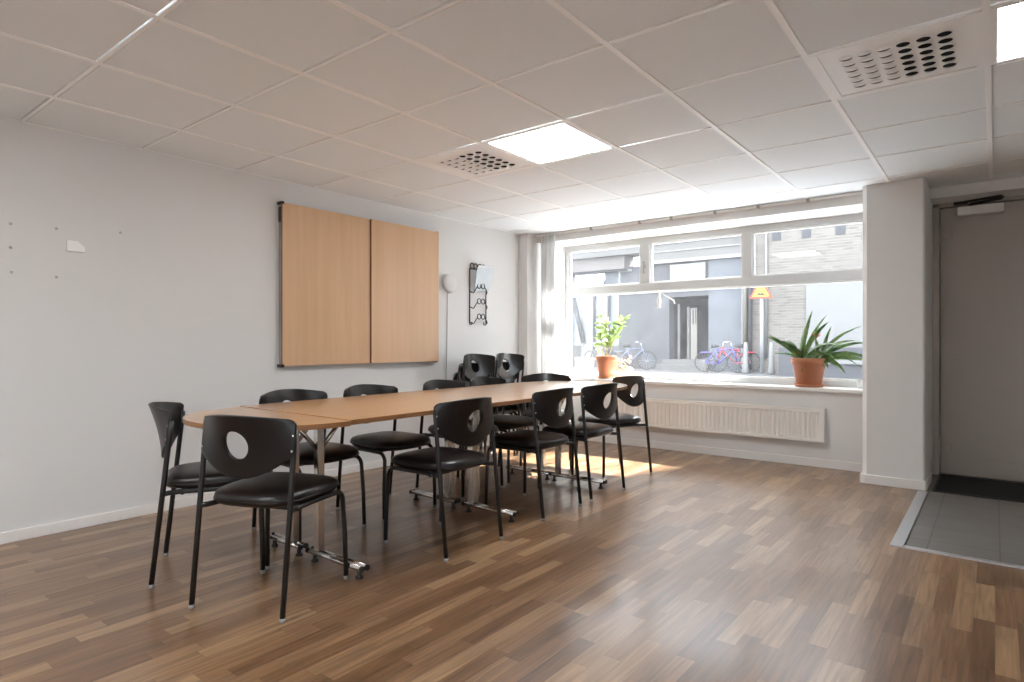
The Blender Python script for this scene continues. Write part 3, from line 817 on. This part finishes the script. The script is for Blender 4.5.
# wrought-iron rack
rk = empty('wall_rack', (XL, 4.705, 1.57), 0, 'black wrought-iron magazine rack with scrolled rungs on the wall', 'wall rack')
hw = .125
for s in (-1, 1):
    mb = MB(); mb.tube([(.012, s*hw, -.30), (.012, s*hw, .25)], .006, 8)
    e = arc((.012, s*hw-s*.018, -.30), .018, 0, -PI*1.2, (0, s, 0), (0, 0, 1), 8); mb.tube(e, .005, 8)
    mb.build('upright', M['iron'], rk)
mb = MB()
for s in (-1, 1):
    for c_ in (.088, .034):
        mb.tube(arc((.012, s*c_, .275), .028, -PI*.5, PI*1.3, (0, s, 0), (0, 0, 1), 16), .005, 8)
mb.tube([(.012, -hw, .246), (.012, hw, .246)], .005, 8)
mb.build('scroll_crest', M['iron'], rk)
for zc in (.02, -.135, -.29):
    mb = MB(); d = .055
    for s in (-1, 1):
        pts = [(.012, s*hw, zc+.0)] + [(.02+.035*t, s*(hw-.03*math.sin(t*PI*.5)), zc-.02*math.sin(t*PI)) for t in (.3, .6, 1)]
        pts += [(d, s*(.095-.06*t), zc+.01+.05*t) for t in (.3, .6)]
        pts += [tuple(p) for p in arc((d, s*.030, zc+.055), .026, PI*.15, PI*1.9, (0, s, 0), (0, 0, 1), 16)]
        mb.tube(pts, .0048, 8)
    mb.build('rung', M['iron'], rk)
fo = empty('folder', (XL+.03, 4.715, 1.71), 0, 'grey-blue folder standing in the top of the iron rack', 'folder')
mb = MB(); mb.add([(.0, -.10, -.12), (.0, .13, -.10), (.055, .125, .135), (.055, -.105, .115), (.012, -.10, -.122), (.012, .13, -.102), (.067, .125, .133), (.067, -.105, .113)],
    [(0, 3, 2, 1), (4, 5, 6, 7), (0, 1, 5, 4), (1, 2, 6, 5), (2, 3, 7, 6), (3, 0, 4, 7)])
mb.build('cover', M['folder'], fo)
mb = MB(); mb.add([(.060, -.104, .105), (.060, .122, .125), (.070, .120, .155), (.070, -.100, .135), (.064, -.104, .104), (.064, .122, .124), (.074, .120, .154), (.074, -.100, .134)],
    [(0, 3, 2, 1), (4, 5, 6, 7), (0, 1, 5, 4), (1, 2, 6, 5), (2, 3, 7, 6), (3, 0, 4, 7)])
mb.build('sheets', M['paper'], fo)

# torn note + wall plugs on the long wall
mb = MB(); py, pz = 1.215, 1.625
pol = [(-.040, -.030), (.046, -.032), (.046, -.004), (.012, .028), (-.040, .030)]
mb.add([(.020+.003*(p[0] > 0), p[0], p[1]) for p in pol]+[(.0, p[0], p[1]) for p in pol], [(0, 1, 2, 3, 4), (9, 8, 7, 6, 5)]+[(i, 5+i, 5+(i+1) % 5, (i+1) % 5) for i in range(5)])
nt_ = mb.build('wall_plate', pmat('plate_white', (.93, .93, .92), .5, nscale=20, namt=.01)); nt_.location = (XL, py, pz); tag(nt_, 'small white plate with a cut corner on the bare left wall', 'wall plate')
WP = [(.925, 1.712, 'topmost of three small plugs in a column on the wall at far left'), (.925, 1.585, 'middle one of three small plugs in a column on the wall at far left'),
      (.929, 1.452, 'lowest of three small plugs in a column on the wall at far left'), (1.13, 1.715, 'small wall plug just above and left of the white plate'),
      (1.13, 1.442, 'small wall plug below the white plate'), (1.452, 1.738, 'lone small wall plug between the white plate and the beech cabinet')]
for (y, z, lab) in WP:
    mb = MB(); mb.lathe([(.008, 0), (.007, .004), (.004, .004), (.0035, .001), (.0001, .001)], n=12, axis='x')
    o = mb.build('wall_plug', M['cord']); o.location = (XL, y, z); tag(o, lab, 'wall plug', 'plugs in the long wall')

# ------------------------------------------------------------------ plants
def pot_profile(rb_, rt, h):
    return [(rb_*.92, .0), (rb_, .004), (rt*.93, h*.80), (rt, h*.80), (rt*1.03, h*.985), (rt*1.01, h), (rt*.94, h), (rt*.90, h*.86)]
def leaf(mb, base, dirv, L, w, droop, mi=0, n=9, fold=.25, tip=.06):
    b = Vector(base); d = Vector(dirv).normalized(); p = b.copy(); side = d.cross(Vector((rnd.uniform(-.3, .3), -rnd.uniform(.3, 1.1), .7)))
    if side.length < .05: side = Vector((1, 0, 0))
    side.normalize(); vs = []; fs = []
    for i in range(n+1):
        t = i/n
        ww = w*(math.sin(PI*min(1, t*.86+.14))**.7)*(1 if t < .97 else tip)
        up = side.cross(d).normalized()
        vs += [p-side*ww+up*ww*fold, p.copy(), p+side*ww+up*ww*fold]
        p = p+d*(L/n); d = (d+Vector((0, 0, -1))*droop/n).normalized()
    for i in range(n):
        a = i*3; fs += [(a, a+1, a+4, a+3), (a+1, a+2, a+5, a+4)]
    mb.add(vs, fs, mi, True)
def solid(o, t=.0016):
    m_ = o.modifiers.new('s', 'SOLIDIFY'); m_.thickness = t
# plant 1 : upright plant with pale leaves
p1 = empty('potted_plant', (-3.315, 5.858, ZS), 0, 'pale green plant in a terracotta pot at the curtain end of the sill', 'potted plant', 'potted plants on the sill')
rnd = random.Random(3)
mb = MB(); mb.lathe([(.075, 0), (.092, .004), (.098, .022), (.090, .022), (.080, .010)], n=36); mb.build('saucer', M['terracotta'], p1)
mb = MB(); mb.lathe([(r_, z+.008) for r_, z in pot_profile(.078, .108, .235)], n=40); mb.build('pot', M['terracotta'], p1)
mb = MB(); mb.lathe([(.0001, .212), (.06, .214), (.099, .206)], n=28); mb.build('soil', M['soil'], p1)
def X1(px, z):  # helper used only for stem tips, in plant coordinates
    return px, z
stems = [((-.02, 0, .21), (-.075, -.01, .40), (-.055, 0, .66), .9), ((.01, .01, .21), (.0, .0, .40), (.005, .01, .58), 1.1), ((.03, -.01, .21), (.085, .0, .42), (.215, -.01, .62), 1.0), ((.0, -.02, .21), (.05, -.02, .38), (.12, -.03, .58), .8), ((-.03, .02, .21), (-.10, .0, .30), (-.12, .0, .36), .5)]
mbs = MB(); mbl = MB()
for (a, b, c_, k) in stems:
    a, b, c_ = Vector(a), Vector(b), Vector(c_)
    pts = [a*(1-t)**2+b*2*t*(1-t)+c_*t*t for t in [i/8 for i in range(9)]]
    mbs.tube(pts, [.006-.004*i/8 for i in range(9)], 7)
    for i in range(3, 9):
        for q in range(4 if k > .6 else 2):
            an = rnd.uniform(0, 2*PI)
            leaf(mbl, pts[i], (math.cos(an), math.sin(an)*.5, rnd.uniform(.2, 1.1)), rnd.uniform(.07, .12)*k, rnd.uniform(.016, .026)*k, rnd.uniform(.3, 1.4), n=5)
mbs.build('stem', M['stem'], p1); o = mbl.build('foliage', M['leafA'], p1, fix=False)
mb = MB()
for i in range(34):
    bx_ = rnd.uniform(.10, .30); z = rnd.uniform(.06, .20)
    leaf(mb, (bx_, rnd.uniform(-.06, .03), z+.02), (rnd.uniform(-.3, 1), rnd.uniform(-.5, .3), rnd.uniform(-.6, .5)), rnd.uniform(.045, .07), .012, 1.2, n=4)
mb.tube([(.06, -.03, .21), (.14, -.03, .235), (.22, -.03, .19), (.31, -.03, .10)], .003, 6, mi=1)
mb.tube([(.06, 0, .21), (.13, 0, .22), (.20, 0, .15), (.25, 0, .09)], .003, 6, mi=1)
o = mb.build('trailing_leaves', [M['leafC'], M['stem']], p1, fix=False); o['label'] = 'trailing pale orange leaves beside the pot'
# plant 2 : strap leaves
p2 = empty('potted_plant', (-1.287, 5.862, ZS), 0, 'strap-leaved plant in a large terracotta pot at the pier end of the sill', 'potted plant', 'potted plants on the sill')
mb = MB(); mb.lathe([(.09, 0), (.112, .004), (.120, .024), (.112, .024), (.096, .010)], n=40); mb.build('saucer', M['terracotta'], p2)
mb = MB(); mb.lathe([(r_, z+.008) for r_, z in pot_profile(.096, .143, .245)], n=44); mb.build('pot', M['terracotta'], p2)
mb = MB(); mb.lathe([(.0001, .220), (.08, .222), (.132, .214)], n=28); mb.build('soil', M['soil'], p2)
def strap(clump, specs, name, mat):
    mb = MB()
    for (dx, dy, dz, L, w, dr_) in specs: leaf(mb, (clump[0]+rnd.uniform(-.015, .015), clump[1]+rnd.uniform(-.015, .015), clump[2]), (dx, dy, dz), L*1.05, w*1.12, dr_, n=12, fold=.3)
    o = mb.build(name, mat, p2, fix=False); solid(o); return o
strap((-.055, -.02, .225), [(-.62, -.2, .8, .34, .016, .5), (-.85, -.1, .62, .25, .015, .9), (-.3, .2, .9, .26, .016, 1.4), (.15, -.2, 1, .36, .019, 1.0), (.35, -.1, 1, .40, .020, 1.1), (.55, .1, .8, .36, .018, 1.6), (.75, -.25, .75, .33, .017, 1.7), (.25, .3, 1, .46, .015, .8), (-.05, -.3, .9, .20, .014, 2.2), (.9, -.1, .4, .22, .015, 1.6), (.2, -.55, .25, .16, .015, 3.2), (-.5, .3, .6, .22, .013, 1.4), (-.35, -.35, .85, .30, .017, 1.2), (.55, -.3, .8, .42, .018, 1.5), (-.75, -.05, .9, .36, .014, .7), (.1, .1, 1, .44, .016, 1.0)], 'leaf_clump', M['leafB'])
strap((.085, -.01, .225), [(.5, -.1, .95, .40, .017, 1.1), (.75, .1, .75, .42, .018, 1.0), (.95, -.15, .55, .40, .022, 1.0), (1, .0, .35, .36, .021, .7), (.8, -.3, .25, .26, .022, 1.6), (1, .15, .6, .40, .012, 1.9), (.3, -.4, .3, .16, .022, 2.4), (-.25, -.4, .5, .18, .018, 2.0), (-.1, .2, 1, .22, .016, 1.2), (.15, .1, 1, .30, .013, .9), (.6, -.2, .9, .38, .018, 1.3), (.95, .05, .7, .40, .015, 1.3), (.5, .2, 1, .44, .015, 1.1)], 'leaf_clump', M['leafB'])
mb = MB(); mb.tube([(.05, -.01, .22), (.055, -.015, .34), (.06, -.02, .43)], .005, 8, mi=1)
for i in range(7):
    a = i*2*PI/7; leaf(mb, (.06, -.02, .43), (math.cos(a)*.8, math.sin(a)*.6, .7), .055, .010, .5, n=4)
o = mb.build('flower_head', [M['flower'], M['stem']], p2, fix=False); o['label'] = 'coral pink flower buds on a stem'
# white card and cup
cdb = empty('white_box', (-3.60, 5.875, ZS), -.05, 'plain white box standing on the sill beside the small pot', 'box')
mb = MB(); mb.box(-.105, .105, -.03, .03, 0, .215); mb.build('carton', M['paper'], cdb, .004)
mb = MB(); mb.box(-.107, .107, -.032, .032, .19, .222); mb.build('lid', M['paper'], cdb, .003)
cup = empty('cup', (-.893, 5.90, ZS), 0, 'small white cup on the sill against the square pier', 'cup')
mb = MB(); mb.lathe([(.022, 0), (.026, .003), (.033, .075), (.031, .075), (.024, .008), (.0001, .006)], n=28); mb.build('cup_body', M['white'], cup)
mb = MB(); mb.tube(arc((.030, 0, .04), .018, -PI/2, PI/2, (1, 0, 0), (0, 0, 1), 10), .004, 8); mb.build('handle', M['white'], cup)

# ------------------------------------------------------------------ the street outside
YB = 21.5
mb = MB(); mb.box(-60, 40, 6.30, 60, -.12, -.06)
tag(mb.build('street', M['asphalt']), 'grey street outside the window', 'street', kind='structure')
mb = MB(); mb.box(-60, 40, 6.30, 11.5, -.06, .02)  # pale strip hidden by the sill, added to bounce sun onto the ceiling
tag(mb.build('pavement', pmat('bounce_paving', (.44, .46, .49), .9, nscale=2, namt=.06)), 'pale pavement below the window, unseen, added to bounce sunlight indoors', 'pavement', kind='structure')
mb = MB(); mb.box(-60, 40, YB-2.2, YB+.1, -.06, .06)
tag(mb.build('pavement', M['palestone']), 'pale pavement along the building opposite', 'pavement', kind='structure')
fb = empty('building', (-11, YB, .05), 0, 'grey rendered building with a dark passage, across the street', 'building')
def fp(name, boxes, mat, root=None, bev=0, par=None):
    root = root or fb; mb = MB(); c0 = root.location
    for (a, b, c_, d, e, f_) in boxes: mb.box(a-c0.x, b-c0.x, c_-c0.y, d-c0.y, e-c0.z, f_-c0.z)
    return mb.build(name, mat, par or root, bev)
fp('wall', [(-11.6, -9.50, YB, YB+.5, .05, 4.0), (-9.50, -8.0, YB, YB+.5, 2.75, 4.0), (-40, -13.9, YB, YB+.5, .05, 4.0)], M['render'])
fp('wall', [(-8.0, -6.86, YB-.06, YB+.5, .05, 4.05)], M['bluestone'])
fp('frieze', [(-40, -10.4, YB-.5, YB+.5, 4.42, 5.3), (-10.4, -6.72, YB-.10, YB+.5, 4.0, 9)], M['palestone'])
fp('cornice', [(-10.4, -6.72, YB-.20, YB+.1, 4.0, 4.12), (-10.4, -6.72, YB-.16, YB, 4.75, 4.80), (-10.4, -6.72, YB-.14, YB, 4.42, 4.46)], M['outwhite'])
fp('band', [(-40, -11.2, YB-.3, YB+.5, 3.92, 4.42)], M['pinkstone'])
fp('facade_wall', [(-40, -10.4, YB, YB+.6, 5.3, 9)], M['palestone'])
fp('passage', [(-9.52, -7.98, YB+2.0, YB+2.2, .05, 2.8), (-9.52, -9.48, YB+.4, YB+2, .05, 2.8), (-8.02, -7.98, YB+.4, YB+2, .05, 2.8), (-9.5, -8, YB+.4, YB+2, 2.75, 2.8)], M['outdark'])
fp('gate_post', [(-9.30, -9.22, YB+.3, YB+.38, .4, 2.5)], M['palestone'])
fp('gate_post', [(-9.02, -8.92, YB+.5, YB+.6, .4, 2.4)], M['palestone'])
fp('gate_leaf', [(-8.86, -8.62, YB+.45, YB+.52, .42, 2.35)], M['pipe'])
fp('gate_leaf', [(-8.78, -8.74, YB+.43, YB+.45, 1.75, 2.3), (-8.68, -8.65, YB+.43, YB+.45, 1.75, 2.3)], M['outdark'])
fp('step', [(-9.8, -7.9, YB-.5, YB+.5, .05, .28), (-9.7, -7.95, YB-.2, YB+2, .28, .45)], M['palestone'])
fp('shop_sign', [(-9.40, -8.08, YB-.16, YB-.08, 3.28, 3.92)], M['outwhite'])
fp('shop_window', [(-13.85, -11.6, YB+.25, YB+.30, .9, 3.0)], M['darkglass'])
fp('shop_base', [(-13.9, -11.6, YB+.1, YB+.5, .05, .95)], M['palestone'])
for (a, b) in ((-13.32, -12.78), (-12.55, -12.10)): fp('pillar', [(a, b, YB+.0, YB+.3, .05, 3.1)], M['outwhite'])
fp('sun_blind', [(-13.9, -12.25, YB-.02, YB+.3, 3.1, 3.55)], M['outwhite'])
fp('panel', [(-12.25, -11.6, YB+.05, YB+.3, 3.1, 3.95)], M['bluestone'])
fp('window_frame', [(-11.58, -11.50, YB-.05, YB, 3.0, 3.9), (-11.5, -11.0, YB-.05, YB, 3.82, 3.9)], M['outwhite'])
fp('lintel_shadow_strip', [(-13.9, -11.2, YB-.2, YB+.3, 3.85, 3.92)], M['render'])  # grey strip standing in for the shadow line under the band
mb = MB(); mb.tube([(-13.65-fb.location.x, -.1, 2.9), (-13.15-fb.location.x, -.1, 1.0)], .10, 8); mb.build('strut', M['render'], fb)
mb = MB(); mb.tube([(-6.72-fb.location.x, -.06, .1), (-6.72-fb.location.x, -.06, 6)], .075, 12); mb.build('drainpipe', M['pipe'], fb)
mb = MB(); mb.tube([(-6.52-fb.location.x, -.13, .1), (-6.52-fb.location.x, -.13, 6)], .06, 12); mb.build('drainpipe', M['render'], fb)
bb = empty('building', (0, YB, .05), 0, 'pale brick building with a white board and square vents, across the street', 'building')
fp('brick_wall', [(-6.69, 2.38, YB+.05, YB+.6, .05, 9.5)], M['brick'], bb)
fp('sun_blocker', [(2.40, 14, YB+.0, YB+2, .05, 34)], M['brick'], bb)  # out-of-view block added to cut off the sun patch on the floor
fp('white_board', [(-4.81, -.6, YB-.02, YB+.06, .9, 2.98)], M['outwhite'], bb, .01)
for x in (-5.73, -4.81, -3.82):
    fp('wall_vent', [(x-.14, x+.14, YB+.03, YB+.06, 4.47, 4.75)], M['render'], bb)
mb = MB(); mb.tube([(-6.05, -.0, .5), (-6.05, -.0, 6)], .05, 10); mb.build('downpipe', M['outwhite'], bb)
# neighbouring wings that close the street at both ends of the view
lw = empty('garden_wall', (-3.2, 19.4, -.06), 0, 'low grey wall with a pale rail in front of the brick building', 'wall')
mb = MB(); mb.box(-1.9, 2.5, 0, .35, 0, .98); mb.build('wall_body', M['render'], lw)
mb = MB(); mb.box(-.85, 2.5, -.06, -.02, .52, .64); mb.build('rail', M['outwhite'], lw)
# warning sign
sg = empty('road_sign', (-6.02, 20.9, .05), 0, 'triangular red and yellow warning sign on a grey post', 'road sign')
mb = MB(); mb.tube([(0, 0, 0), (0, 0, 3.05)], .055, 12); mb.build('post', M['galv'], sg)
def tri(r, y, z, mat, name, round_=.03):
    mb = MB(); pts = []
    for k in range(3):
        a = PI/2+k*2*PI/3
        for q in (-1, 0, 1):
            aa = a+q*.5; c_ = Vector((math.cos(a), 0, math.sin(a)))*(r-round_*2)
            pts.append(c_+Vector((math.cos(aa), 0, math.sin(aa)))*round_)
    vs = [(p.x, y, p.z+z) for p in pts]+[(p.x, y+.012, p.z+z) for p in pts]; n = len(pts)
    mb.add(vs, [list(range(n)), [n+i for i in range(n)][::-1]]+[(i, n+i, n+(i+1) % n, (i+1) % n) for i in range(n)])
    return mb.build(name, mat, sg)
tri(.44, -.105, 2.68, M['signred'], 'red_border'); tri(.33, -.112, 2.68, M['signyellow'], 'yellow_face')
mb = MB(); hump = [(-.17, 0), (-.14, .025), (-.10, .035), (-.06, .09), (-.03, .10), (0, .04), (.03, .10), (.06, .09), (.10, .035), (.14, .025), (.17, 0)]
vs = [(x, -.116, 2.56+z) for x, z in hump]+[(x, -.110, 2.56+z) for x, z in hump]; n = len(hump)
mb.add(vs, [list(range(n)), [n+i for i in range(n)][::-1]]+[(i, n+i, n+(i+1) % n, (i+1) % n) for i in range(n)]); mb.build('bump_symbol', M['signblack'], sg)
# bicycles
def bike(loc, rz, mat, lab):
    r = empty('bicycle', loc, rz, lab, 'bicycle', 'bicycles parked across the street')
    for x in (-.52, .52):
        mb = MB(); mb.tube([(x+.33*math.cos(a), 0, .35+.33*math.sin(a)) for a in [2*PI*i/24 for i in range(24)]], .022, 8, closed=True)
        w = mb.build('wheel', M['tyre'], r)
        mb = MB()
        for i in range(8):
            a = PI*i/8; mb.tube([(x-.32*math.cos(a), 0, .35-.32*math.sin(a)), (x+.32*math.cos(a), 0, .35+.32*math.sin(a))], .003, 4)
        mb.build('spokes', M['galv'], w)
    mb = MB()
    for a, b in (((-.52, 0, .35), (-.08, 0, .30)), ((-.08, 0, .30), (-.18, 0, .82)), ((-.52, 0, .35), (-.16, 0, .72)), ((-.08, 0, .30), (.36, 0, .74)), ((-.16, 0, .74), (.35, 0, .80)), ((.34, 0, .86), (.52, 0, .35))): mb.tube([a, b], .024, 8)
    mb.build('bicycle_frame', mat, r)
    mb = MB(); mb.tube([(.34, 0, .86), (.31, 0, 1.0)], .016, 8); mb.tube([(.16, -.28, 1.02), (.28, -.2, 1.03), (.31, 0, 1.0), (.28, .2, 1.03), (.16, .28, 1.02)], .016, 8); mb.build('handlebar', M['steel'], r)
    mb = MB(); mb.tube([(-.32, 0, .90), (-.2, 0, .90), (-.05, 0, .89)], [.08, .065, .025], 10); mb.tube([(-.18, 0, .82), (-.19, 0, .89)], .014, 8); mb.build('saddle', M['tyre'], r)
    mb = MB(); mb.box(-.66, -.36, -.14, .14, .66, .70); mb.build('carrier', mat, r)
    return r
bike((-7.25, 20.6, .06), .25, M['bikeblue'], 'violet bicycle parked left of the drainpipes')
bike((-6.95, 20.9, .06), PI+.3, M['bikered'], 'red bicycle leaning by the blue-grey wall')
bike((-10.5, 20.5, .06), .35, M['bikegrey'], 'grey-blue bicycle parked left of the dark passage')
bike((-11.9, 20.6, .06), PI-.2, M['tyre'], 'dark bicycle parked by the pale shop front')
# white posts by the brick wall
for (x, y, lab) in ((-6.35, 20.3, 'slim white bollard left of the road sign'), (-5.55, 20.3, 'slim white bollard right of the road sign'), (-5.15, 20.3, 'slim white bollard between the road sign and the white board')):
    mb = MB(); mb.lathe([(.10, 0), (.12, .05), (.085, .3), (.07, .9), (.05, 1.0), (.0001, 1.03)], n=14)
    o = mb.build('bollard', M['outwhite']); o.location = (x, y, .06); tag(o, lab, 'bollard', 'white bollards across the street')

# ------------------------------------------------------------------ light
w = bpy.data.worlds.new('World'); sc.world = w; w.use_nodes = True
bg = w.node_tree.nodes['Background']
st = w.node_tree.nodes.new('ShaderNodeTexSky'); st.sky_type = 'NISHITA'; st.sun_disc = False
st.sun_elevation = math.radians(48); st.sun_rotation = math.radians(166); st.dust_density = 2.0; st.altitude = 50
mxn = w.node_tree.nodes.new('ShaderNodeMix'); mxn.data_type = 'RGBA'; mxn.inputs['Factor'].default_value = .8
mxn.inputs['B'].default_value = (.90, .95, 1.0, 1)
scn = w.node_tree.nodes.new('ShaderNodeVectorMath'); scn.operation = 'SCALE'; scn.inputs['Scale'].default_value = .12
w.node_tree.links.new(st.outputs[0], scn.inputs[0]); w.node_tree.links.new(scn.outputs[0], mxn.inputs['A'])
w.node_tree.links.new(mxn.outputs['Result'], bg.inputs['Color'])
bg.inputs['Strength'].default_value = SKY
sun = bpy.data.lights.new('sun', 'SUN'); sun.energy = SUN; sun.angle = math.radians(.6); sun.color = (1, .98, .95)
so_ = bpy.data.objects.new('sun', sun); COL.objects.link(so_)
so_.rotation_euler = Vector((-.25, -1, -.97)).to_track_quat('-Z', 'Y').to_euler()

# ------------------------------------------------------------------ camera
cam = bpy.data.cameras.new('camera'); co = bpy.data.objects.new('camera', cam); COL.objects.link(co)
co.location = (0, 0, 1.0735); co.rotation_euler = (PI/2, 0, .66688)
cam.sensor_width = 36; cam.lens = 613.63/1024*36; cam.shift_y = 1.38/1024
cam.clip_start = .05; cam.clip_end = 300
sc.camera = co
sc.view_settings.view_transform = 'Standard'; sc.view_settings.look = 'None'
sc.view_settings.exposure = EXPO; sc.view_settings.gamma = 1; sc.view_settings.use_curve_mapping = False
sc.cycles.use_denoising = True
sc.cycles.max_bounces = 12; sc.cycles.diffuse_bounces = 8; sc.cycles.transparent_max_bounces = 12
sc.cycles.sample_clamp_indirect = 6
